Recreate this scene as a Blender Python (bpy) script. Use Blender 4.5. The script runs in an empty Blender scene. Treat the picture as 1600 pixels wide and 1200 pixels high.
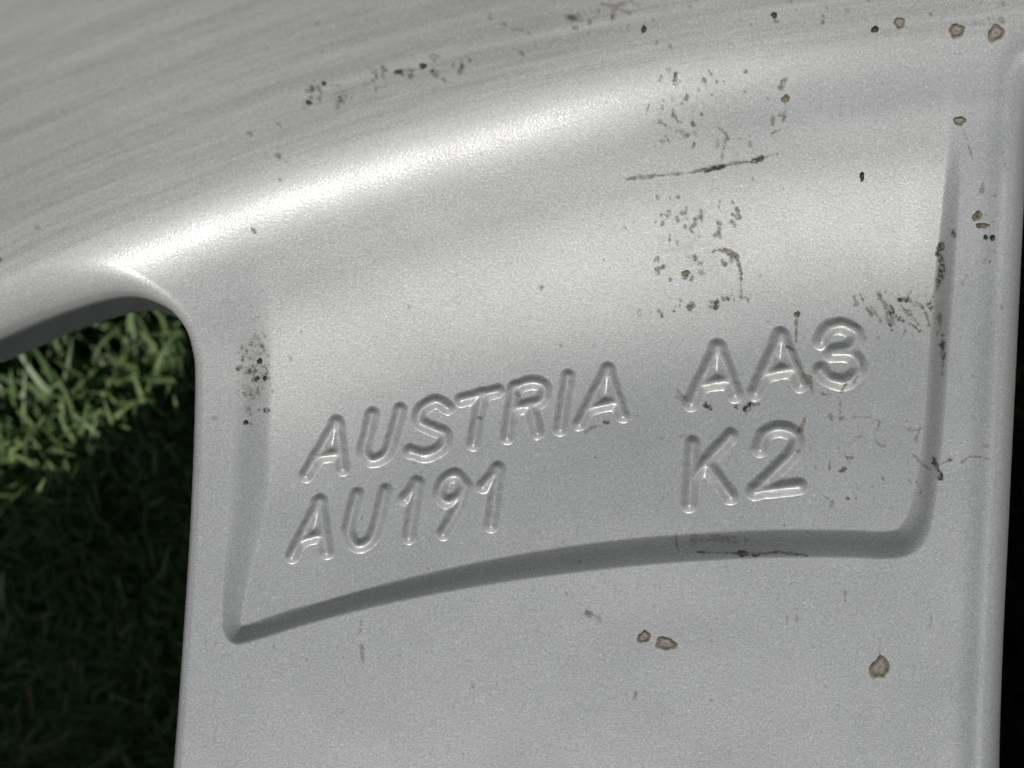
import bpy, math, random
import numpy as np
from mathutils import Vector

# ------------------------------------------------------------------ camera, sky, sun, exposure
PX = 5.0e-5                 # one photograph pixel on the spoke's back face = 0.05 mm
CU, CV = 1800.0, 4200.0     # wheel axis, in photograph pixels on the spoke plane
ZS = 0.045                  # the spoke's back face lies 45 mm above the ground
DIST = 0.20                 # phone to spoke
SUN_EL, SUN_AZ = 42.0, 5.0  # sun from the bottom of the picture, a little from the right

scene = bpy.context.scene
cam_data = bpy.data.cameras.new('camera')
cam = bpy.data.objects.new('camera', cam_data)
scene.collection.objects.link(cam)
cam.location = (0, 0, ZS + DIST)
cam.rotation_euler = (0, 0, 0)
cam_data.sensor_width = 36
cam_data.lens = 36 * DIST / (1600 * PX)
cam_data.clip_start = 0.01
cam_data.clip_end = 200
cam_data.dof.use_dof = True
cam_data.dof.focus_distance = DIST
cam_data.dof.aperture_fstop = 25
scene.camera = cam

world = bpy.data.worlds.new('World')
scene.world = world
world.use_nodes = True
wn = world.node_tree.nodes
sky = wn.new('ShaderNodeTexSky')
sky.sky_type = 'NISHITA'
sky.sun_disc = False
sky.sun_elevation = math.radians(SUN_EL)
sky.sun_rotation = math.radians(180 - SUN_AZ)
world.node_tree.links.new(sky.outputs[0], wn['Background'].inputs[0])
wn['Background'].inputs[1].default_value = 0.07

sun_data = bpy.data.lights.new('sun', 'SUN')
sun_data.energy = 3.8
sun_data.angle = math.radians(0.53)
sun_data.color = (1.0, 0.972, 0.935)
sun = bpy.data.objects.new('sun', sun_data)
scene.collection.objects.link(sun)
_e, _a = math.radians(SUN_EL), math.radians(SUN_AZ)
sd = Vector((math.cos(_e) * math.sin(_a), -math.cos(_e) * math.cos(_a), math.sin(_e)))
sun.rotation_euler = sd.to_track_quat('Z', 'Y').to_euler()
sun.location = sd * 2

vs_ = scene.view_settings
vs_.view_transform = 'Standard'
vs_.look = 'None'
vs_.gamma = 1
vs_.use_curve_mapping = False
vs_.exposure = -0.34

rng = np.random.default_rng(7)
random.seed(7)

# ------------------------------------------------------------------ node helpers
def new_mat(name):
    m = bpy.data.materials.new(name); m.use_nodes = True
    nt = m.node_tree
    return m, nt, nt.nodes['Principled BSDF']

class N:
    def __init__(self, nt): self.nt = nt
    def node(self, t, **kw):
        n = self.nt.nodes.new(t)
        for k, v in kw.items(): setattr(n, k, v)
        return n
    def put(self, sock, v):
        if isinstance(v, bpy.types.NodeSocket): self.nt.links.new(v, sock)
        else: sock.default_value = v
    def math(self, op, a, b=0.0, clamp=False):
        n = self.node('ShaderNodeMath', operation=op); n.use_clamp = clamp
        self.put(n.inputs[0], a); self.put(n.inputs[1], b); return n.outputs[0]
    def noise(self, vec, scale, detail=2.0, rough=0.5):
        n = self.node('ShaderNodeTexNoise'); self.put(n.inputs['Vector'], vec)
        n.inputs['Scale'].default_value = scale; n.inputs['Detail'].default_value = detail
        n.inputs['Roughness'].default_value = rough; return n.outputs[0]
    def ramp(self, v, a, b, c=0.0, d=1.0):
        n = self.node('ShaderNodeMapRange'); n.clamp = True
        self.put(n.inputs[0], v)
        for i, x in enumerate((a, b, c, d)): n.inputs[i + 1].default_value = x
        return n.outputs[0]
    def mix(self, f, a, b):
        n = self.node('ShaderNodeMix', data_type='RGBA')
        self.put(n.inputs[0], f); self.put(n.inputs[6], a); self.put(n.inputs[7], b); return n.outputs[2]
    def attr(self, name):
        return self.node('ShaderNodeAttribute', attribute_name=name).outputs['Fac']

# ------------------------------------------------------------------ materials
def silver_material():
    m, nt, bs = new_mat('silver_metallic_paint'); g = N(nt)
    pos = g.node('ShaderNodeNewGeometry').outputs['Position']
    dirt, dark, barrel, front = g.attr('dirt'), g.attr('dark'), g.attr('barrel'), g.attr('front')
    # polar coordinates round the wheel axis for the turning marks
    sub = g.node('ShaderNodeVectorMath', operation='SUBTRACT')
    g.put(sub.inputs[0], pos); sub.inputs[1].default_value = ((CU - 800) * PX, (600 - CV) * PX, 0)
    sep = g.node('ShaderNodeSeparateXYZ'); g.put(sep.inputs[0], sub.outputs[0])
    rr = g.math('SQRT', g.math('ADD', g.math('MULTIPLY', sep.outputs[0], sep.outputs[0]),
                               g.math('MULTIPLY', sep.outputs[1], sep.outputs[1])))
    ang = g.math('ARCTAN2', sep.outputs[1], sep.outputs[0])
    cmb = g.node('ShaderNodeCombineXYZ')
    g.put(cmb.inputs[0], g.math('MULTIPLY', rr, 1000.0)); g.put(cmb.inputs[1], g.math('MULTIPLY', ang, 6.0))
    turn = g.noise(cmb.outputs[0], 1.15, 4.0, 0.75)
    turn_m = g.math('MULTIPLY', g.ramp(turn, 0.36, 0.68, -1.0, 1.0), barrel)
    # paint tone: slow mottling, fine grain
    slow = g.noise(pos, 90.0, 2.0, 0.6)
    grain = g.noise(pos, 5600.0, 2.0, 0.65)
    fine = g.noise(pos, 9000.0, 1.0, 0.5)
    tone = g.math('ADD', 1.0, g.math('MULTIPLY', g.math('SUBTRACT', slow, 0.5), 0.16))
    tone = g.math('ADD', tone, g.math('MULTIPLY', g.math('SUBTRACT', grain, 0.5), 0.75))
    tone = g.math('ADD', tone, g.math('MULTIPLY', g.math('SUBTRACT', fine, 0.5), 0.40))
    tone = g.math('ADD', tone, g.math('MULTIPLY', turn_m, 0.15))
    tone = g.math('ADD', tone, g.ramp(fine, 0.66, 0.74, 0.0, 0.4))             # bright flakes, their sparkle painted into the base tone
    tone = g.math('MULTIPLY', tone, g.ramp(barrel, 0.0, 1.0, 1.0, 0.80))      # the turned barrel gets a darker base tone
    base = g.node('ShaderNodeVectorMath', operation='SCALE')
    base.inputs[0].default_value = (0.376, 0.381, 0.369); g.put(base.inputs['Scale'], tone)
    # faint dust film and small random specks
    film = g.math('MULTIPLY', g.ramp(g.noise(pos, 300.0, 3.0, 0.7), 0.52, 0.75), 0.10)
    c = g.mix(film, base.outputs[0], (0.36, 0.335, 0.28, 1))
    sp = g.math('MULTIPLY', g.ramp(g.noise(pos, 2600.0, 1.0, 0.4), 0.765, 0.80), 0.45)
    c = g.mix(sp, c, (0.13, 0.115, 0.09, 1))
    # dried mud carried by the vertices, edges broken up by noise
    brk = g.ramp(g.noise(pos, 3000.0, 2.0, 0.65), 0.34, 0.58, 0.30, 1.25)
    dm = g.math('MULTIPLY', dirt, brk, clamp=True)
    mud = g.mix(g.ramp(g.noise(pos, 1500.0, 1.0, 0.6), 0.35, 0.7), (0.066, 0.050, 0.030, 1), (0.175, 0.145, 0.098, 1))
    c = g.mix(g.math('MULTIPLY', dm, 0.88), c, mud)
    c = g.mix(g.math('MULTIPLY', dark, brk, clamp=True), c, (0.022, 0.019, 0.015, 1))
    # the face side of the wheel and its window walls are painted anthracite
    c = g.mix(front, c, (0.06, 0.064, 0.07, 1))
    g.put(bs.inputs['Base Color'], c)
    anyd = g.math('MAXIMUM', dm, dark)
    g.put(bs.inputs['Metallic'], g.math('MULTIPLY', g.ramp(barrel, 0.0, 1.0, 0.32, 0.48), g.math('SUBTRACT', 1.0, anyd)))
    ro = g.math('ADD', 0.50, g.math('MULTIPLY', g.math('SUBTRACT', slow, 0.5), 0.12))
    ro = g.math('ADD', ro, g.math('MULTIPLY', barrel, 0.20))
    g.put(bs.inputs['Roughness'], g.math('ADD', ro, g.math('MULTIPLY', anyd, 0.3)))
    g.put(bs.inputs['Coat Weight'], g.ramp(barrel, 0.0, 1.0, 0.34, 0.06))
    bs.inputs['Coat Roughness'].default_value = 0.15
    # relief: metal flake + orange peel + turning grooves
    h = g.math('ADD', g.math('MULTIPLY', grain, 0.8), g.math('MULTIPLY', fine, 0.35))
    h = g.math('ADD', h, g.math('MULTIPLY', turn_m, 0.20))
    b = g.node('ShaderNodeBump'); b.inputs['Strength'].default_value = 0.22; b.inputs['Distance'].default_value = 0.00006
    g.put(b.inputs['Height'], h); nt.links.new(b.outputs[0], bs.inputs['Normal'])
    b2 = g.node('ShaderNodeBump'); b2.inputs['Strength'].default_value = 0.30; b2.inputs['Distance'].default_value = 0.00006
    g.put(b2.inputs['Height'], grain); nt.links.new(b2.outputs[0], bs.inputs['Coat Normal'])
    return m

def mud_material():
    m, nt, bs = new_mat('dried_mud'); g = N(nt)
    pos = g.node('ShaderNodeNewGeometry').outputs['Position']
    n = g.noise(pos, 2500.0, 4.0, 0.65)
    c = g.mix(g.ramp(n, 0.35, 0.65), (0.060, 0.046, 0.028, 1), (0.20, 0.168, 0.118, 1))
    g.put(bs.inputs['Base Color'], g.mix(g.math('MULTIPLY', g.attr('pale'), g.ramp(n, 0.2, 0.6, 0.7, 1.0)), c, (0.30, 0.288, 0.25, 1)))
    bs.inputs['Roughness'].default_value = 0.85
    b = g.node('ShaderNodeBump'); b.inputs['Strength'].default_value = 0.7; b.inputs['Distance'].default_value = 0.0001
    g.put(b.inputs['Height'], n); nt.links.new(b.outputs[0], bs.inputs['Normal'])
    return m

def grit_material():
    m, nt, bs = new_mat('black_grit'); g = N(nt)
    pos = g.node('ShaderNodeNewGeometry').outputs['Position']
    n = g.noise(pos, 3500.0, 3.0, 0.6)
    g.put(bs.inputs['Base Color'], g.mix(n, (0.010, 0.010, 0.010, 1), (0.045, 0.040, 0.034, 1)))
    bs.inputs['Roughness'].default_value = 0.6
    return m

def grass_material():
    m, nt, bs = new_mat('grass_blade'); g = N(nt)
    t = g.attr('tint'); a = g.attr('along')
    pos = g.node('ShaderNodeNewGeometry').outputs['Position']
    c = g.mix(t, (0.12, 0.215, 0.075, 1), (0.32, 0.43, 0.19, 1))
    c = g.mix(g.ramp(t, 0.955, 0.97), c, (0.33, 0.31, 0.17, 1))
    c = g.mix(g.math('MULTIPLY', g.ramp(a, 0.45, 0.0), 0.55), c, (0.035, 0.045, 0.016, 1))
    g.put(bs.inputs['Base Color'], c)
    bs.inputs['Roughness'].default_value = 0.42
    bs.inputs['Specular IOR Level'].default_value = 0.5
    tr = g.node('ShaderNodeBsdfTranslucent'); g.put(tr.inputs[0], c)
    mx = g.node('ShaderNodeMixShader'); mx.inputs[0].default_value = 0.35
    nt.links.new(bs.outputs[0], mx.inputs[1]); nt.links.new(tr.outputs[0], mx.inputs[2])
    nt.links.new(mx.outputs[0], nt.nodes['Material Output'].inputs[0])
    return m

def soil_material():
    m, nt, bs = new_mat('lawn_soil'); g = N(nt)
    pos = g.node('ShaderNodeNewGeometry').outputs['Position']
    n = g.noise(pos, 160.0, 6.0, 0.65); n2 = g.noise(pos, 6.0, 3.0, 0.5)
    c = g.mix(g.ramp(n, 0.35, 0.65), (0.035, 0.055, 0.018, 1), (0.085, 0.13, 0.040, 1))
    c = g.mix(g.math('MULTIPLY', n2, 0.4), c, (0.045, 0.060, 0.022, 1))
    g.put(bs.inputs['Base Color'], c); bs.inputs['Roughness'].default_value = 0.9
    b = g.node('ShaderNodeBump'); b.inputs['Strength'].default_value = 0.8; b.inputs['Distance'].default_value = 0.004
    g.put(b.inputs['Height'], n); nt.links.new(b.outputs[0], bs.inputs['Normal'])
    return m

SILVER, MUD, GRIT = silver_material(), mud_material(), grit_material()

# ------------------------------------------------------------------ geometry helpers
def smooth(x):
    x = np.clip(x, 0, 1); return x * x * (3 - 2 * x)

def seg_dist(U, V, pts):
    d = np.full(U.shape, 1e12)
    for (ax, ay), (bx, by) in zip(pts[:-1], pts[1:]):
        dx, dy = bx - ax, by - ay
        t = np.clip(((U - ax) * dx + (V - ay) * dy) / (dx * dx + dy * dy + 1e-9), 0, 1)
        d = np.minimum(d, (U - ax - t * dx) ** 2 + (V - ay - t * dy) ** 2)
    return np.sqrt(d)

def inside(U, V, poly):
    c = np.zeros(U.shape, bool)
    n = len(poly)
    for i in range(n):
        ax, ay = poly[i]; bx, by = poly[(i + 1) % n]
        if ay == by: continue
        c ^= ((ay > V) != (by > V)) & (U < (bx - ax) * (V - ay) / (by - ay) + ax)
    return c

def sdf(U, V, poly):                       # positive outside the polygon
    d = seg_dist(U, V, list(poly) + [poly[0]])
    return np.where(inside(U, V, poly), -d, d)

def spline(pts, n=8, closed=False):        # Catmull-Rom through the points
    P = [np.array(p, float) for p in pts]; out = []
    m = len(P)
    for i in range(m if closed else m - 1):
        if closed: a, b, c, d = P[i - 1], P[i], P[(i + 1) % m], P[(i + 2) % m]
        else: a, b, c, d = P[max(i - 1, 0)], P[i], P[i + 1], P[min(i + 2, m - 1)]
        for k in range(n):
            t = k / n
            out.append(tuple(0.5 * (2 * b + (c - a) * t + (2 * a - 5 * b + 4 * c - d) * t * t + (3 * b - a - 3 * c + d) * t ** 3)))
    if not closed: out.append(tuple(P[-1]))
    return out

_tab = rng.random((512, 512))
def vnoise(U, V, s):                       # smooth value noise in 0..1
    x, y = U / s, V / s
    xi, yi = np.floor(x).astype(int), np.floor(y).astype(int)
    fx, fy = x - xi, y - yi
    fx, fy = fx * fx * (3 - 2 * fx), fy * fy * (3 - 2 * fy)
    g = lambda i, j: _tab[i & 511, j & 511]
    return (g(xi, yi) * (1 - fx) + g(xi + 1, yi) * fx) * (1 - fy) + (g(xi, yi + 1) * (1 - fx) + g(xi + 1, yi + 1) * fx) * fy

# ---- the back face of the wheel as a relief over the spoke plane (all in photograph pixels, +z to the viewer)
R_RIDGE, R_TOP = 4157.0, 4700.0
_rho = np.linspace(-700, 2600, 3301)
_t = np.interp(_rho,
    [-700, -280, -120, -15, 38, 68, 94, 115, 134, 150, 165, 230, 300, 380, 470, 560, 800, 1200, 2600],
    [1.90, 1.70, 1.35, 0.92, 0.58, 0.40, 0.27, 0.20, 0.18, 0.18, 0.13, 0.15, 0.13, 0.10, 0.075, 0.065, 0.07, 0.05, 0.0])
_k = np.exp(-0.5 * (np.arange(-45, 46) / 11.0) ** 2); _k /= _k.sum()
_t = np.convolve(np.pad(_t, 45, mode='edge'), _k, 'valid')
_zt = np.cumsum(_t[::-1])[::-1]
_zt = _zt - np.interp(900, _rho, _zt)
_t2 = np.interp(_rho, [-700, -450, -250, -120, -20, 60, 115], [1.9, 1.6, 0.9, 0.50, 0.30, 0.19, 0.12])   # wider fillet at the spoke root
_t2 = np.convolve(np.pad(np.where(_rho < 115, _t2, _t), 45, mode='edge'), _k, 'valid')
_zt2 = np.cumsum(_t2[::-1])[::-1]
_zt2 = _zt2 - np.interp(900, _rho, _zt2)
_dep = np.interp(_rho, [110, 180, 250, 330, 400, 450, 520, 700, 800], [0, 5, 18, 36, 46, 49, 46, 38, 36])
_dep = np.convolve(np.pad(_dep, 100, mode='edge'), np.hanning(201) / np.hanning(201).sum(), 'valid')
def base_z(U, V):
    rho = R_RIDGE - np.hypot(U - CU, V - CV)
    w = smooth((1150 - np.abs(U - CU)) / 800.0) * smooth((rho + 520) / 150.0)
    return np.interp(rho, _rho, _zt) * (1 - w) + np.interp(rho, _rho, _zt2) * w, rho

mir = lambda P: [(2 * CU - x, y) for x, y in P][::-1]
WL = spline([(-1500, 1560), (-700, 905), (-300, 672), (-100, 570), (0, 523), (80, 488), (160, 463), (214, 459), (262, 477),
             (291, 506), (305, 542), (309, 600), (300, 800), (286, 1000), (270, 1200), (235, 1600), (150, 2300), (60, 3000)], 6)
WL = WL + [(-1500, 3200)]
WR = mir(WL)
SL = spline([(1604, 170), (1618, 128), (1644, 110), (1672, 124), (1684, 160), (1688, 200), (1690, 480), (1690, 800),
             (1690, 1200), (1676, 1330), (1630, 1370), (1588, 1340), (1573, 1200), (1584, 800), (1595, 480)], 6, True)  # slot width and unseen lower end shaped to keep its gap dark

PK = spline([(377, 150), (374, 300), (371, 440), (366, 600), (357, 800), (350, 950), (352, 985), (366, 1003), (392, 1001), (480, 974), (600, 943), (750, 914),
             (900, 893), (1050, 878), (1200, 870), (1320, 870), (1385, 872), (1425, 864), (1448, 838), (1459, 790), (1470, 690), (1478, 560), (1487, 400),
             (1492, 290), (1494, 150)], 5)
PKP = PK + [(1494, -50), (377, -50)]

THICK = 300.0                              # the face side lies 15 mm below
steepness = lambda u: 5.5 + 8.5 * smooth((u + 420) / 340.0) * smooth((2500 - u) / 400.0)   # draft of the window walls
def relief(U, V):
    z, rho = base_z(U, V)
    # cast pocket that carries the raised lettering
    m = (U > 300) & (U < 1540) & (V > 60) & (V < 1060)
    if m.any():
        u, v, rh = U[m], V[m], rho[m]
        di = -sdf(u, v, PKP)
        lft = smooth((520 - u) / 120.0) * smooth((1000 - v) / 260.0)
        rgt = smooth((u - 1400) / 50.0)
        side = smooth((u - 380) / 620.0)
        w = 24 + 16 * side + 44 * lft - 14 * rgt * smooth((860 - v) / 60.0)
        s = np.clip(di / w, 0, 1)
        soft = np.clip(lft + rgt * 0.8, 0, 1)
        k = smooth(s) * (0.2 + 0.8 * soft) + s * (0.8 - 0.8 * soft)
        dep = np.interp(rh, _rho, _dep)
        z[m] -= k * dep * (0.58 + 0.27 * side) * (1 - 0.10 * rgt)
    # shallow hand-cast waviness
    z = z + (vnoise(U + 900, V + 900, 170.0) - 0.5) * 2.0 + (vnoise(U + 300, V + 50, 60.0) - 0.5) * 0.5
    # rounded edges and walls of the windows
    dmin = np.full(U.shape, 1e9)
    for poly, kind in ((WL, 0), (WR, 1), (SL, 2)):
        xs = [p[0] for p in poly]; ys = [p[1] for p in poly]
        mm = (U > min(xs) - 130) & (U < max(xs) + 130) & (V > min(ys) - 130) & (V < max(ys) + 130)
        if not mm.any(): continue
        u, v = U[mm], V[mm]
        d = sdf(u, v, poly)
        if kind == 0: R = 16 + 46 * smooth((330 - u) / 260.0) * smooth((640 - v) / 160.0)
        elif kind == 1: R = 20 + 0 * u
        else: R = 56 + 0 * u
        if kind == 2: z[mm] += 15.0 * np.exp(-((d - 34) / 30.0) ** 2) * (1 - 0.5 * smooth((300 - v) / 200.0))
        e = np.clip(R - d, 0, None)
        drop = R * 0.999 - np.sqrt(np.clip((R * 0.999) ** 2 - np.minimum(e, R * 0.998) ** 2, 0, None))
        drop = drop + np.where(d < 0, -d * steepness(u), 0)
        z[mm] -= drop
        dmin[mm] = np.minimum(dmin[mm], d)
    return z, rho, dmin

# ---- dried mud on the back face: strokes (points, half width, strength) and specks
STROKES = [   # (kind, strength, half width, points)
    ('d', .75, 2.0, [(975, 285), (1010, 281), (1050, 277), (1098, 271)]), ('k', .8, 2.2, [(1098, 272), (1118, 267), (1140, 261)]),
    ('k', .55, 1.6, [(1140, 261), (1168, 258)]), ('k', .9, 3.6, [(1170, 257), (1185, 252)]), ('d', .7, 1.6, [(1185, 252), (1208, 246)]),
    ('d', .9, 3.0, [(1218, 134), (1213, 146)]), ('d', .8, 2.0, [(1218, 168), (1219, 190), (1210, 211), (1200, 214)]),
    ('d', .9, 2.4, [(1114, 393), (1132, 392), (1148, 402), (1155, 418), (1157, 440)]), ('d', .5, 1.8, [(1157, 440), (1157, 468)]),
    ('d', .6, 1.8, [(1010, 172), (1004, 190)]), ('d', .6, 1.8, [(1305, 168), (1302, 200)]), ('d', .5, 1.8, [(1128, 225), (1122, 258)]),
    ('k', .8, 2.6, [(1467, 382), (1464, 398)]), ('k', .75, 2.0, [(1465, 398), (1469, 420), (1464, 445), (1453, 476)]),
    ('k', .85, 3.2, [(1452, 476), (1456, 489)]), ('d', .9, 2.6, [(1466, 492), (1467, 512), (1463, 525)]),
    ('k', .85, 3.0, [(1470, 524), (1471, 540)]), ('k', .7, 1.8, [(1471, 540), (1469, 585)]),
    ('d', .8, 2.4, [(1345, 460), (1352, 478), (1362, 492)]), ('d', .8, 2.2, [(1372, 458), (1385, 486), (1392, 512)]),
    ('k', .8, 3.4, [(1405, 467), (1418, 470)]), ('d', .9, 2.2, [(1418, 470), (1440, 478), (1449, 492), (1453, 508)]),
    ('k', .75, 3.4, [(1394, 483), (1402, 494), (1412, 502)]), ('d', .85, 2.4, [(1412, 502), (1428, 508), (1438, 518)]),
    ('d', .8, 4.0, [(1411, 480), (1420, 488)]), ('d', .7, 2.0, [(1382, 472), (1398, 506)]), ('d', .6, 2.0, [(1335, 462), (1340, 476)]),
    ('d', .6, 2.0, [(1425, 492), (1437, 508)]), ('k', .7, 3.0, [(1393, 508), (1395, 516)]), ('d', .6, 2.0, [(1360, 478), (1376, 500)]),
    ('d', .85, 2.0, [(1245, 492), (1245, 515), (1246, 534)]), ('d', .9, 2.6, [(1232, 542), (1243, 551)]), ('d', .7, 2.2, [(1242, 556), (1252, 578), (1262, 594)]),
    ('d', .95, 4.2, [(1265, 592), (1271, 612)]), ('d', .95, 4.0, [(1284, 615), (1298, 616)]), ('d', .9, 3.4, [(1315, 612), (1322, 602)]),
    ('d', .8, 2.6, [(1336, 598), (1344, 580), (1347, 568)]), ('k', .85, 4.6, [(1106, 633), (1109, 636)]), ('k', .8, 3.2, [(1152, 636), (1152, 637)]),
    ('k', .85, 3.4, [(1166, 640), (1174, 634)]), ('d', .8, 2.2, [(1176, 634), (1186, 631)]), ('d', .6, 4.0, [(1060, 606), (1068, 632)]),
    ('d', .8, 3.0, [(1258, 656), (1252, 676)]), ('d', .8, 4.0, [(1247, 704), (1248, 706)]), ('d', .6, 1.8, [(1063, 682), (1078, 678)]),
    ('d', .6, 2.0, [(1315, 626), (1314, 648)]), ('d', .8, 3.4, [(1316, 652), (1317, 653)]), ('d', .6, 3.0, [(1336, 650), (1338, 651)]),
    ('d', .6, 1.4, [(1338, 651), (1360, 652), (1374, 658)]), ('d', .7, 1.8, [(1376, 660), (1370, 676), (1366, 677)]), ('d', .6, 1.4, [(1350, 681), (1336, 686), (1334, 692)]),
    ('d', .6, 1.6, [(1371, 686), (1376, 695), (1386, 698)]), ('k', .6, 1.6, [(1299, 722), (1298, 734)]), ('k', .6, 1.5, [(1326, 716), (1335, 716)]),
    ('k', .7, 2.4, [(1315, 737), (1321, 734)]), ('d', .7, 1.6, [(1276, 774), (1288, 775), (1296, 780)]), ('k', .7, 2.6, [(1327, 781), (1327, 782)]),
    ('k', .75, 2.8, [(1340, 780), (1341, 781)]), ('d', .6, 2.0, [(1302, 785), (1304, 786)]), ('d', .6, 2.4, [(1422, 673), (1437, 672), (1435, 692)]),
    ('k', .9, 2.6, [(1459, 716), (1462, 732), (1467, 746)]), ('k', .7, 1.6, [(1460, 728), (1472, 723), (1482, 718)]), ('d', .7, 1.5, [(1455, 735), (1440, 722), (1430, 712)]),
    ('d', .7, 1.5, [(1500, 722), (1510, 713), (1522, 713), (1542, 717)]), ('d', .5, 1.6, [(1532, 696), (1552, 697)]),
    ('d', .8, 2.0, [(1058, 832), (1057, 848), (1060, 862)]), ('d', .5, 5.0, [(1085, 846), (1120, 842), (1165, 846)]),
    ('k', .6, 1.4, [(1090, 862), (1120, 864), (1150, 864)]), ('k', .9, 3.0, [(1153, 865), (1178, 865)]), ('k', .6, 1.3, [(1180, 866), (1215, 862), (1260, 868)]),
    ('d', .7, 3.0, [(1214, 862), (1222, 863)]), ('d', .7, 2.6, [(566, 1008), (567, 1030)]), ('d', .5, 1.4, [(566, 965), (563, 990)]),
    ('d', .6, 1.4, [(1376, 1000), (1375, 1022)]), ('d', .7, 2.6, [(1321, 924), (1320, 938)]), ('d', .6, 2.2, [(1455, 964), (1454, 978)]),
    ('d', .7, 3.0, [(884, 926), (886, 930)]), ('d', .8, 3.6, [(918, 958), (923, 961)]), ('d', .4, 4.0, [(930, 962), (936, 966)]),
    ('d', .5, 1.6, [(1228, 958), (1230, 975)]), ('d', .5, 1.6, [(1246, 950), (1244, 968)]), ('d', .6, 1.8, [(994, 1082), (992, 1092)]),
    ('d', .6, 2.0, [(1492, 205), (1500, 228), (1509, 256)]), ('d', .7, 2.0, [(1526, 290), (1524, 305)]), ('d', .4, 1.2, [(1530, 340), (1558, 343)]),
    ('d', .6, 2.6, [(1556, 258), (1560, 270)]), ('d', .6, 1.4, [(1538, 310), (1545, 311)]), ('k', .7, 2.6, [(1482, 362), (1483, 370)]),
    ('d', .6, 1.6, [(1498, 445), (1503, 432), (1508, 430)]), ('d', .5, 1.4, [(800, 76), (830, 70), (850, 66)]), ('k', .6, 2.0, [(880, 54), (895, 55)]),
    ('d', .7, 1.8, [(934, 36), (950, 38), (965, 34), (978, 30)]), ('k', .6, 2.0, [(978, 31), (990, 38)]), ('d', .6, 1.8, [(950, 44), (962, 42), (975, 46)]),
    ('d', .8, 3.0, [(812, 104), (818, 106)]), ('d', .5, 1.6, [(498, 166), (520, 158), (545, 158)]), ('d', .4, 1.4, [(510, 176), (540, 168), (590, 152)]),
    ('k', .7, 2.6, [(608, 131), (613, 133)]), ('k', .7, 3.2, [(628, 138), (636, 136)]), ('k', .55, 1.8, [(636, 136), (655, 133)]), ('d', .8, 2.2, [(592, 136), (595, 139)]),
    ('k', .6, 2.6, [(722, 134), (726, 126)]), ('d', .7, 2.0, [(724, 122), (730, 112)]), ('k', .5, 2.0, [(697, 144), (700, 145)]), ('d', .6, 2.0, [(680, 114), (692, 117)]),
    ('d', .7, 2.4, [(452, 212), (455, 218)]), ('k', .6, 2.0, [(405, 226), (408, 227)]), ('k', .6, 2.0, [(447, 255), (448, 256)]), ('k', .6, 2.2, [(405, 366), (406, 368)]),
    ('k', .6, 2.4, [(28, 412), (29, 413)]), ('k', .6, 2.0, [(32, 341), (33, 342)]), ('k', .5, 2.0, [(88, 366), (89, 366)]), ('d', .5, 2.0, [(340, 652), (342, 653)]),
    ('k', .7, 2.0, [(749, 653), (751, 654)]), ('k', .8, 2.6, [(944, 659), (950, 661)]), ('d', .8, 2.6, [(915, 676), (925, 668), (938, 665)]), ('d', .6, 2.0, [(806, 614), (812, 618)]),
    ('d', .35, 6.0, [(395, 640), (400, 600), (402, 560), (404, 530)]),
]
def specks(n, box, kind, rr, st, vertical=0.0, line=None):
    out = []
    for _ in range(n):
        if line is not None:
            t = random.random(); (a, b), (c, d) = line
            x, y = a + (c - a) * t + random.gauss(0, box[0]), b + (d - b) * t + random.gauss(0, box[1])
        else: x, y = random.uniform(box[0], box[2]), random.uniform(box[1], box[3])
        r = random.uniform(*rr) * random.choice((0.7, 0.8, 1, 1.2)); L = random.random() ** 2 * vertical; a = random.gauss(math.pi / 2, 0.5)
        out.append((kind if random.random() > 0.25 else ('k' if kind == 'd' else 'd'), st * random.uniform(.55, 1.1), r, [(x, y), (x + L * math.cos(a) + .5, y + L * math.sin(a))]))
    return out
STROKES += specks(46, (1022, 120, 1130, 235), 'd', (1.0, 3.0), .7, 12) + specks(10, (1130, 120, 1235, 230), 'd', (1.0, 2.6), .7, 8)
STROKES += specks(52, (1020, 312, 1152, 440), 'd', (1.0, 3.2), .7, 16) + specks(26, (7, 6), 'k', (1.0, 2.8), .7, 9, ((990, 492), (1172, 462)))
STROKES += specks(34, (12, 9), 'd', (1.4, 3.2), .8, 7, ((500, 178), (745, 122))) + specks(26, (24, 9), 'd', (1.4, 3.0), .8, 6, ((800, 82), (1000, 38)))
STROKES += specks(150, (11, 30), 'd', (0.9, 2.6), .75, 4, ((392, 560), (410, 600))) + specks(14, (372, 520, 425, 665), 'k', (1.2, 3.0), .8, 2)
STROKES += specks(34, (1262, 640, 1440, 800), 'd', (0.8, 1.8), .55, 8) + specks(24, (1330, 450, 1462, 530), 'd', (0.9, 2.2), .6, 16)
STROKES += specks(22, (1050, 0, 1600, 60), 'k', (0.8, 2.2), .6, 3) + specks(60, (320, 350, 1540, 1190), 'd', (0.7, 1.7), .45, 7)
STROKES += specks(30, (300, 0, 1560, 460), 'd', (0.7, 1.6), .45, 6) + specks(18, (1495, 230, 1560, 760), 'd', (0.8, 1.8), .5, 6)
STROKES += specks(14, (850, 640, 1290, 900), 'd', (0.8, 1.6), .4, 8)

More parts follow.
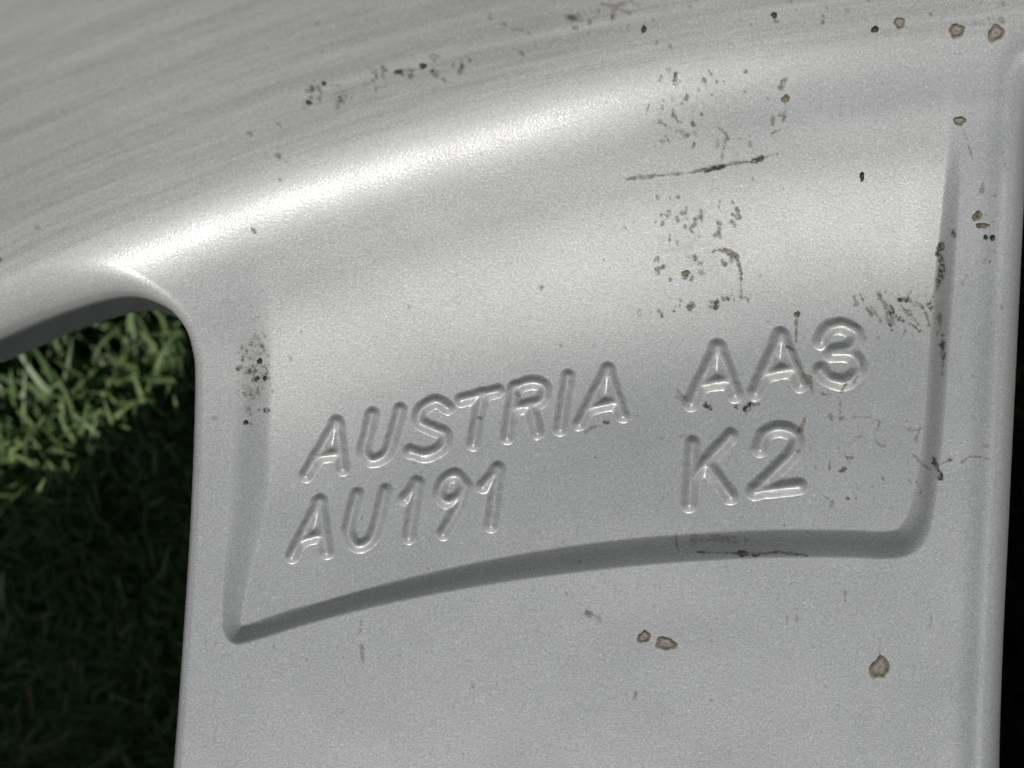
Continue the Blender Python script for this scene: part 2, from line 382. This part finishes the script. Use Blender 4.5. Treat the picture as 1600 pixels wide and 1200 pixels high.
def paint(us, vs):
    """dirt and dark amounts on the grid us x vs"""
    D = np.zeros((len(vs), len(us))); K = np.zeros_like(D)
    for kind, st, hw, pts in STROKES:
        x0, x1 = min(p[0] for p in pts) - hw - 6, max(p[0] for p in pts) + hw + 6
        y0, y1 = min(p[1] for p in pts) - hw - 6, max(p[1] for p in pts) + hw + 6
        i0, i1 = np.searchsorted(us, (x0, x1)); j0, j1 = np.searchsorted(vs, (y0, y1))
        if i1 <= i0 or j1 <= j0: continue
        U, V = np.meshgrid(us[i0:i1], vs[j0:j1])
        d = seg_dist(U, V, pts) + (vnoise(U, V, 4.0) - 0.5) * hw * 1.3 + (vnoise(U + 77, V + 31, 13.0) - 0.5) * hw * 2.2
        a = st * smooth((hw + 0.9 - d) / 1.8)
        T = D if kind == 'd' else K
        T[j0:j1, i0:i1] = np.maximum(T[j0:j1, i0:i1], a)
        if kind == 'k': D[j0:j1, i0:i1] = np.maximum(D[j0:j1, i0:i1], 0.5 * smooth((hw + 3 - d) / 3) * st)
    U, V = np.meshgrid(us, vs)
    g = lambda x, y, sx, sy: np.exp(-((U - x) / sx) ** 2 - ((V - y) / sy) ** 2)
    st = 0.30 * g(402, 585, 22, 60) + 0.10 * g(1085, 390, 70, 60) + 0.08 * g(1080, 180, 80, 60) + 0.12 * g(1130, 846, 70, 9) + 0.12 * g(1400, 490, 55, 26) + 0.1 * g(1300, 605, 60, 30)
    return np.maximum(D, st * (0.4 + 1.2 * vnoise(U, V, 7.0))), K

# ---- mesh from a masked grid
def mesh_from_grid(name, X, Y, Z, keep, attrs, origin=(0, 0, 0)):
    h, w = X.shape
    q = keep[:-1, :-1] & keep[1:, :-1] & keep[:-1, 1:] & keep[1:, 1:]
    j, i = np.nonzero(q)
    idx = np.arange(h * w).reshape(h, w)
    F = np.stack([idx[j, i], idx[j + 1, i], idx[j + 1, i + 1], idx[j, i + 1]], 1)
    used = np.zeros(h * w, bool); used[F.ravel()] = True
    re = np.cumsum(used) - 1
    F = re[F]
    co = np.stack([X.ravel()[used] - origin[0], Y.ravel()[used] - origin[1], Z.ravel()[used] - origin[2]], 1).astype(np.float32)
    me = bpy.data.meshes.new(name)
    me.vertices.add(len(co)); me.vertices.foreach_set('co', co.ravel())
    me.loops.add(F.size); me.loops.foreach_set('vertex_index', F.ravel().astype(np.int32))
    me.polygons.add(len(F))
    me.polygons.foreach_set('loop_start', np.arange(0, F.size, 4, dtype=np.int32))
    me.polygons.foreach_set('use_smooth', np.ones(len(F), bool))
    for k, a in attrs.items():
        at = me.attributes.new(k, 'FLOAT', 'POINT'); at.data.foreach_set('value', a.ravel()[used].astype(np.float32))
    me.update(calc_edges=True); me.validate()
    return me

def link(name, me, mat, parent=None, loc=(0, 0, 0), rotz=0.0):
    o = bpy.data.objects.new(name, me)
    scene.collection.objects.link(o)
    if me is not None and mat is not None and not me.materials: me.materials.append(mat)
    o.parent = parent; o.location = loc; o.rotation_euler = (0, 0, rotz)
    return o

lx = lambda U: (U - CU) * PX               # wheel-local coordinates, origin on the axis at the ground
ly = lambda V: (CV - V) * PX
lz = lambda z: ZS + z * PX

# ------------------------------------------------------------------ setting: ground and lawn
gm = bpy.data.meshes.new('ground')
gm.from_pydata([(-60, -60, 0), (60, -60, 0), (60, 60, 0), (-60, 60, 0)], [], [(0, 1, 2, 3)])
ground = link('ground', gm, soil_material()); ground['kind'] = 'structure'
ground['label'] = 'dark soil and thatch under the green lawn'; ground['category'] = 'ground'

def lawn():
    areas = [((-0.075, -0.070, -0.018, 0.062), 72000), ((0.0, -0.075, 0.10, 0.07), 10000), ((-0.26, -0.48, 0.38, 0.14), 36000), ((-0.85, -1.0, 0.95, 0.75), 36000)]
    P = []
    for (x0, y0, x1, y1), n in areas:
        P.append(np.stack([rng.uniform(x0, x1, n), rng.uniform(y0, y1, n)], 1))
    p = np.concatenate(P); n = len(p)
    rad = np.hypot(p[:, 0] - (CU - 800) * PX, p[:, 1] - (600 - CV) * PX)
    L = rng.uniform(0.011, 0.017, n) * (0.8 + 0.4 * vnoise(p[:, 0] * 1000, p[:, 1] * 1000, 9.0))
    L[(rad > 0.198) & (rad < 0.272)] *= 0.45   # pressed down under the rim
    W = rng.uniform(0.00022, 0.00050, n) * np.where(np.arange(n) < 82000, 1.0, 2.2)
    az = rng.uniform(0, 2 * np.pi, n)
    lean = rng.uniform(0.05, 0.5, n); bend = rng.uniform(0.3, 1.5, n)
    tw = rng.normal(0, 0.8, n)
    ts = np.array([0, 0.3, 0.55, 0.8, 1.0]); ws = np.array([0.85, 1.0, 0.95, 0.7, 0.1])
    curl = rng.normal(0, 2.2, n)
    pos = np.zeros((n, 3)); pos[:, :2] = p; pos[:, 2] = -0.0005
    V = []; al = []
    prev = 0
    for t, w in zip(ts, ws):
        th = lean + bend * t * t
        dt = t - prev; prev = t
        a_ = az + curl * t * t
        pos = pos + np.stack([np.sin(th) * np.cos(a_), np.sin(th) * np.sin(a_), np.cos(th)], 1) * (L * dt)[:, None]
        sa = a_ + np.pi / 2 + tw * t
        side = np.stack([np.cos(sa), np.sin(sa), np.zeros(n)], 1) * (W * w)[:, None]
        V += [pos - side, pos + side]; al += [t, t]
    V = np.stack(V, 1); V[:, :, 2] = np.maximum(V[:, :, 2], -0.0005)
    co = V.reshape(-1, 3).astype(np.float32)
    b = (np.arange(n) * 10)[:, None]
    F = np.concatenate([b + np.array([0, 1, 3, 2]), b + np.array([2, 3, 5, 4]), b + np.array([4, 5, 7, 6]), b + np.array([6, 7, 9, 8])], 0)
    me = bpy.data.meshes.new('grass')
    me.vertices.add(len(co)); me.vertices.foreach_set('co', co.ravel())
    me.loops.add(F.size); me.loops.foreach_set('vertex_index', F.ravel().astype(np.int32))
    me.polygons.add(len(F)); me.polygons.foreach_set('loop_start', np.arange(0, F.size, 4, dtype=np.int32))
    me.polygons.foreach_set('use_smooth', np.ones(len(F), bool))
    a = me.attributes.new('tint', 'FLOAT', 'POINT'); a.data.foreach_set('value', np.repeat(rng.random(n), 10).astype(np.float32))
    a = me.attributes.new('along', 'FLOAT', 'POINT'); a.data.foreach_set('value', np.tile(np.array(al, np.float32), n))
    me.update(calc_edges=True)
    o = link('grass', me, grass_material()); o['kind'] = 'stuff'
    o['label'] = 'short green lawn grass under the wheel, half in its shadow'; o['category'] = 'grass'
lawn()

# ------------------------------------------------------------------ the wheel
wheel = link('alloy_wheel', None, None, None, ((CU - 800) * PX, (600 - CV) * PX, 0))
wheel['label'] = 'silver painted alloy wheel lying face down on grass, cast lettering on its spoke'
wheel['category'] = 'wheel'

def graded(lo, hi, flo, fhi, fine, coarse):
    a = np.arange(flo, fhi, fine); mid = 6.0
    b = np.arange(flo - 420, flo - mid * .5, mid); c = np.arange(a[-1] + mid, fhi + 240, mid)
    return np.concatenate([np.arange(lo, b[0] - coarse * .5, coarse), b, a, c, np.arange(c[-1] + coarse, hi, coarse)])

def sector(name, us, vs, dirty):
    U, V = np.meshgrid(us, vs)
    z, rho, d = relief(U, V)
    if dirty: D, K = paint(us, vs)
    else: D, K = np.zeros(U.shape), np.zeros(U.shape)
    z = z + 0.25 * K
    r = np.hypot(U - CU, V - CV)
    ang = np.abs(np.arctan2(U - CU, CV - V))
    keep = (d > -THICK / steepness(U)) & (r < R_TOP) & (ang < math.radians(36.3))
    barrel = smooth((55 - rho) / 90.0)
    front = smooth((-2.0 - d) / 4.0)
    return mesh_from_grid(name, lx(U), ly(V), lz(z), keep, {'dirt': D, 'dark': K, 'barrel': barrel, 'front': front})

fine_us = graded(-1150, 4760, -40, 1640, 1.75, 13); fine_vs = graded(-520, 2900, -36, 1236, 1.75, 13)
main = link('spoke_pair', sector('spoke_pair', fine_us, fine_vs, True), SILVER, wheel)
main['label'] = 'silver spoke pair with cast lettering in a shallow pocket and dried mud specks'
cs = np.arange(-1150, 4760, 12.0); cv_ = np.arange(-520, 2900, 12.0)
coarse = sector('plain_spoke_pair', cs, cv_, False)
for k in range(1, 5):
    link('spoke_pair', coarse, SILVER, wheel, (0, 0, 0), math.radians(72 * k))

# ---- rim barrel: one turned ring, closed down to the face-side lip on the grass
def lathe(name, prof, n, mat, attrs):
    P = np.array(prof); m = len(P)
    a = np.linspace(0, 2 * np.pi, n + 1)
    X = np.outer(P[:, 0], np.cos(a)); Y = np.outer(P[:, 0], np.sin(a)); Z = np.repeat(P[:, 1:2], n + 1, 1)
    at = {k: np.repeat(np.array(v, float)[:, None], n + 1, 1) for k, v in attrs.items()}
    return link(name, mesh_from_grid(name, X, Y, Z, np.ones(X.shape, bool), at), mat, wheel)

zt = float(np.interp(R_RIDGE - R_TOP, _rho, _zt)) * PX
r0 = R_TOP * PX
prof = [(r0 - .0025, ZS + zt - .0025 * 1.85 - .0003), (r0 + .002, ZS + zt + .004), (r0 + .0035, ZS + zt + .012), (r0 + .0042, ZS + .06), (r0 + .0046, ZS + .095), (r0 + .0075, ZS + .107),
        (r0 + .014, ZS + .113), (r0 + .019, ZS + .114), (r0 + .0205, ZS + .110), (r0 + .018, ZS + .106), (r0 + .011, ZS + .104), (r0 + .0085, ZS + .094), (r0 + .0082, ZS + .05),
        (r0 + .007, ZS + .01), (r0 + .0085, ZS - .02), (r0 + .010, ZS - .034), (r0 + .018, ZS - .036), (r0 + .0205, ZS - .039), (r0 + .019, ZS - .044), (r0 + .012, ZS - .045),
        (r0 + .002, ZS - .040), (r0 - .015, ZS - .031), (0.2085, ZS - .021)]
fr = [0] * 15 + [0, 0, .5, 1, 1, 1, 1, 1]
lathe('rim_barrel', prof, 256, SILVER, {'dirt': [0] * len(prof), 'dark': [0] * len(prof), 'barrel': [1] * len(prof), 'front': fr})

# ---- hub with bolt holes and centre bore; five unseen lobes added to shade the lawn
def hub():
    g = np.arange(-3400, 3401, 16.0)
    U, V = np.meshgrid(g, g)               # relative to the axis, V up
    r = np.hypot(U, V)
    d = 1750 - r
    for k in range(5):
        a = math.radians((125.0 + 72 * k))
        d = np.maximum(d, 1200 - np.hypot(U - 2085 * math.cos(a), V - 2085 * math.sin(a)))
    R = 60.0
    z = np.full(U.shape, 18.0) + 130 * smooth((1480 - r) / 120.0)
    def edge(z, d, R, depth, steep=14.0):
        e = np.clip(R - d, 0, R * .998)
        return z - np.minimum(R - np.sqrt(R * R - e * e) + np.where(d < 0, -d * steep, 0), depth)
    z = edge(z, d, R, 900)
    z = edge(z, r - 660, 40.0, 900)
    for k in range(5):
        a = math.radians(90 + 72 * k)
        z = edge(z, np.hypot(U - 1120 * math.cos(a), V - 1120 * math.sin(a)) - 150, 24.0, 800)
    keep = (d > -60) & (r > 610)
    Z0 = np.zeros(U.shape)
    me = mesh_from_grid('hub', U * PX, V * PX, lz(z), keep, {'dirt': Z0, 'dark': Z0, 'barrel': Z0, 'front': smooth((-4 - d) / 6)})
    link('hub', me, SILVER, wheel)
hub()

# ---- raised cast letters: strokes traced along each letter's ridge
c5 = lambda *p: [(420 + x * .375, 540 + y * .375) for x, y in p]
c6 = lambda *p: [(1000 + x * .325, 440 + y * .325) for x, y in p]
LET = [
    ('A', 13.0, [c5((155, 540), (285, 322), (308, 512)), c5((205, 462), (298, 447))]),
    ('U', 13.0, [spline(c5((432, 284), (412, 370), (398, 440), (430, 478), (485, 455), (515, 385), (548, 265)), 6)]),
    ('S', 13.5, [spline(c5((745, 258), (695, 232), (635, 268), (630, 318), (690, 348), (735, 372), (720, 425), (655, 455), (590, 440)), 6)]),
    ('T', 13.0, [c5((802, 226), (955, 188)), c5((888, 212), (852, 410))]),
    ('R', 13.0, [c5((1025, 180), (993, 383)), spline(c5((1025, 176), (1095, 152), (1148, 172), (1130, 232), (1020, 262)), 6), c5((1088, 248), (1120, 362))]),
    ('I', 13.0, [c5((1247, 128), (1214, 348))]),
    ('A', 13.0, [c5((1295, 325), (1412, 102), (1476, 292)), c5((1345, 258), (1440, 236))]),
    ('A', 13.0, [c5((95, 880), (212, 650), (240, 862)), c5((145, 805), (228, 788))]),
    ('U', 13.0, [spline(c5((368, 620), (345, 700), (332, 775), (362, 832), (418, 815), (452, 740), (485, 602)), 6)]),
    ('1', 13.0, [c5((566, 640), (618, 575), (582, 800))]),
    ('9', 13.0, [spline(c5((818, 585), (780, 540), (728, 565), (712, 625), (750, 652), (800, 622), (818, 585)), 6), spline(c5((818, 585), (800, 650), (768, 712), (726, 785)), 5)]),
    ('1', 13.0, [c5((892, 588), (955, 515), (926, 752))]),
    ('A', 15.5, [c6((248, 582), (375, 318), (462, 542)), c6((305, 492), (420, 474))]),
    ('A', 15.5, [c6((558, 532), (678, 262), (775, 492)), c6((612, 440), (735, 418))]),
    ('3', 15.5, [spline(c6((872, 285), (905, 228), (975, 212), (1040, 250), (1015, 315), (930, 342)), 6),
                 spline(c6((930, 342), (1020, 352), (1058, 420), (1000, 478), (920, 472), (872, 425)), 6)]),
    ('K', 15.0, [c6((255, 780), (240, 1072)), c6((440, 742), (258, 935)), c6((328, 885), (440, 1035))]),
    ('2', 15.5, [spline(c6((580, 805), (605, 735), (680, 708), (752, 742), (745, 815), (660, 905), (560, 1005)), 6), c6((560, 1008), (770, 985))]),
]
for ch, rad, strokes in LET:
    xs = [p[0] for s in strokes for p in s]; ys = [p[1] for s in strokes for p in s]
    us = np.arange(min(xs) - rad - 4, max(xs) + rad + 4, 1.0); vs = np.arange(min(ys) - rad - 4, max(ys) + rad + 4, 1.0)
    U, V = np.meshgrid(us, vs)
    d = np.full(U.shape, 1e9)
    for s in strokes:                      # soft union so that strokes flow into each other
        for a_, b_ in zip(s[:-1], s[1:]) if len(s) < 5 else [(None, None)]:
            e = seg_dist(U, V, [a_, b_] if a_ else s)
            k_ = np.clip(7.0 - np.abs(d - e), 0, None) / 7.0
            d = np.minimum(d, e) - k_ * k_ * 7.0 / 4.5
    d = d + (vnoise(U, V, 9.0) - 0.5) * 1.6
    x = np.clip((rad - d) / rad, 0, 1)
    hgt = 8.6 * (rad / 13.0) ** 1.3 * smooth(x * 1.05) * (0.93 + 0.14 * vnoise(U, V, 22.0))
    for _ in range(3):                     # the casting has no sharp creases
        hgt[1:-1, 1:-1] = (hgt[1:-1, 1:-1] * 4 + hgt[:-2, 1:-1] + hgt[2:, 1:-1] + hgt[1:-1, :-2] + hgt[1:-1, 2:]) / 8
    z, rho, dd = relief(U, V)
    D, K = paint(us, vs)
    keep = hgt > 0.02
    zz = z + hgt - 0.12 + 0.25 * K
    o0 = (float(lx(np.mean(us))), float(ly(np.mean(vs))), float(lz(np.mean(z))))
    Z0 = np.zeros(U.shape)
    me = mesh_from_grid('letter', lx(U), ly(V), lz(zz), keep, {'dirt': D, 'dark': K, 'barrel': Z0, 'front': Z0}, o0)
    lo = link('letter', me, SILVER, main, o0)
    lo['label'] = 'raised cast character %s in silver paint' % ch

# ---- dried mud rings and grit crumbs stuck to the paint
def surf(u, v):
    z, _, _ = relief(np.array([[float(u)]]), np.array([[float(v)]])); return float(z[0, 0])
def mud_spot(u, v, rx, ry, ring=True, mat=MUD, name='mud_spot', hgt=3.0):
    n, m = 20, 12
    a = np.linspace(0, 2 * np.pi, n + 1); t = np.linspace(0, 1, m)
    ph = random.uniform(0, 6)
    wob = 1 + 0.13 * np.sin(2 * a + ph) + 0.09 * np.sin(3 * a + 2 * ph) + 0.07 * np.sin(5 * a + ph) + np.append(rng.normal(0, .04, n), 0)
    A, T = np.meshgrid(a, t); Wb = np.meshgrid(wob, t)[0]
    U = u + rx * T * Wb * np.cos(A); V = v + ry * T * Wb * np.sin(A)
    prof = np.interp(T, [0, .25, .5, .75, .9, 1], [.55, .15, .5, 1, .6, 0] if ring else [1, .97, .86, .6, .35, 0])
    jit = 0.75 + 0.5 * vnoise(U * 3, V * 3, 6.0)
    zz, _, _ = relief(U, V)
    Z = zz + hgt * prof * jit - 0.15
    o0 = (float(lx(u)), float(ly(v)), lz(surf(u, v)))
    me = mesh_from_grid(name, lx(U), ly(V), lz(Z), np.ones(U.shape, bool), {'pale': np.interp(T, [0, .15, .3, .45, .6, .75, .88, 1], [.8, .3, .8, .7, .1, 0, .35, 1]) if ring else T * 0}, o0)
    link(name, me, mat, main, o0)
for a in [(1390, 51, 10, 8), (1478, 62, 14, 10), (1538, 65, 14, 13), (1375, 1045, 16, 19), (1487, 197, 9, 8), (1006, 996, 11, 10), (1545, 6, 6, 5)]:
    mud_spot(*a)
for a in [(1219, 163, 7, 6, False), (1518, 341, 8, 8, False), (1526, 356, 10, 5, False), (1070, 428, 6, 6, False), (1246, 491, 5, 5, False), (1040, 1006, 17, 12, True)]:
    mud_spot(*a, hgt=2.2)
for a in [(498, 182, 4.5, 3.5), (668, 128, 6, 3.5), (632, 137, 5, 3), (522, 156, 4, 2.5), (1197, 42, 5.5, 4), (998, 67, 4.5, 5), (1353, 60, 6, 5), (1340, 280, 4.2, 7),
          (1088, 12, 4, 3), (1531, 374, 3.5, 3.5), (1541, 375, 4.5, 4), (410, 565, 4, 4.5), (388, 660, 4, 3.5), (417, 592, 3.5, 3.5)]:
    mud_spot(*a, ring=False, mat=GRIT, name='grit_crumb', hgt=4.0)
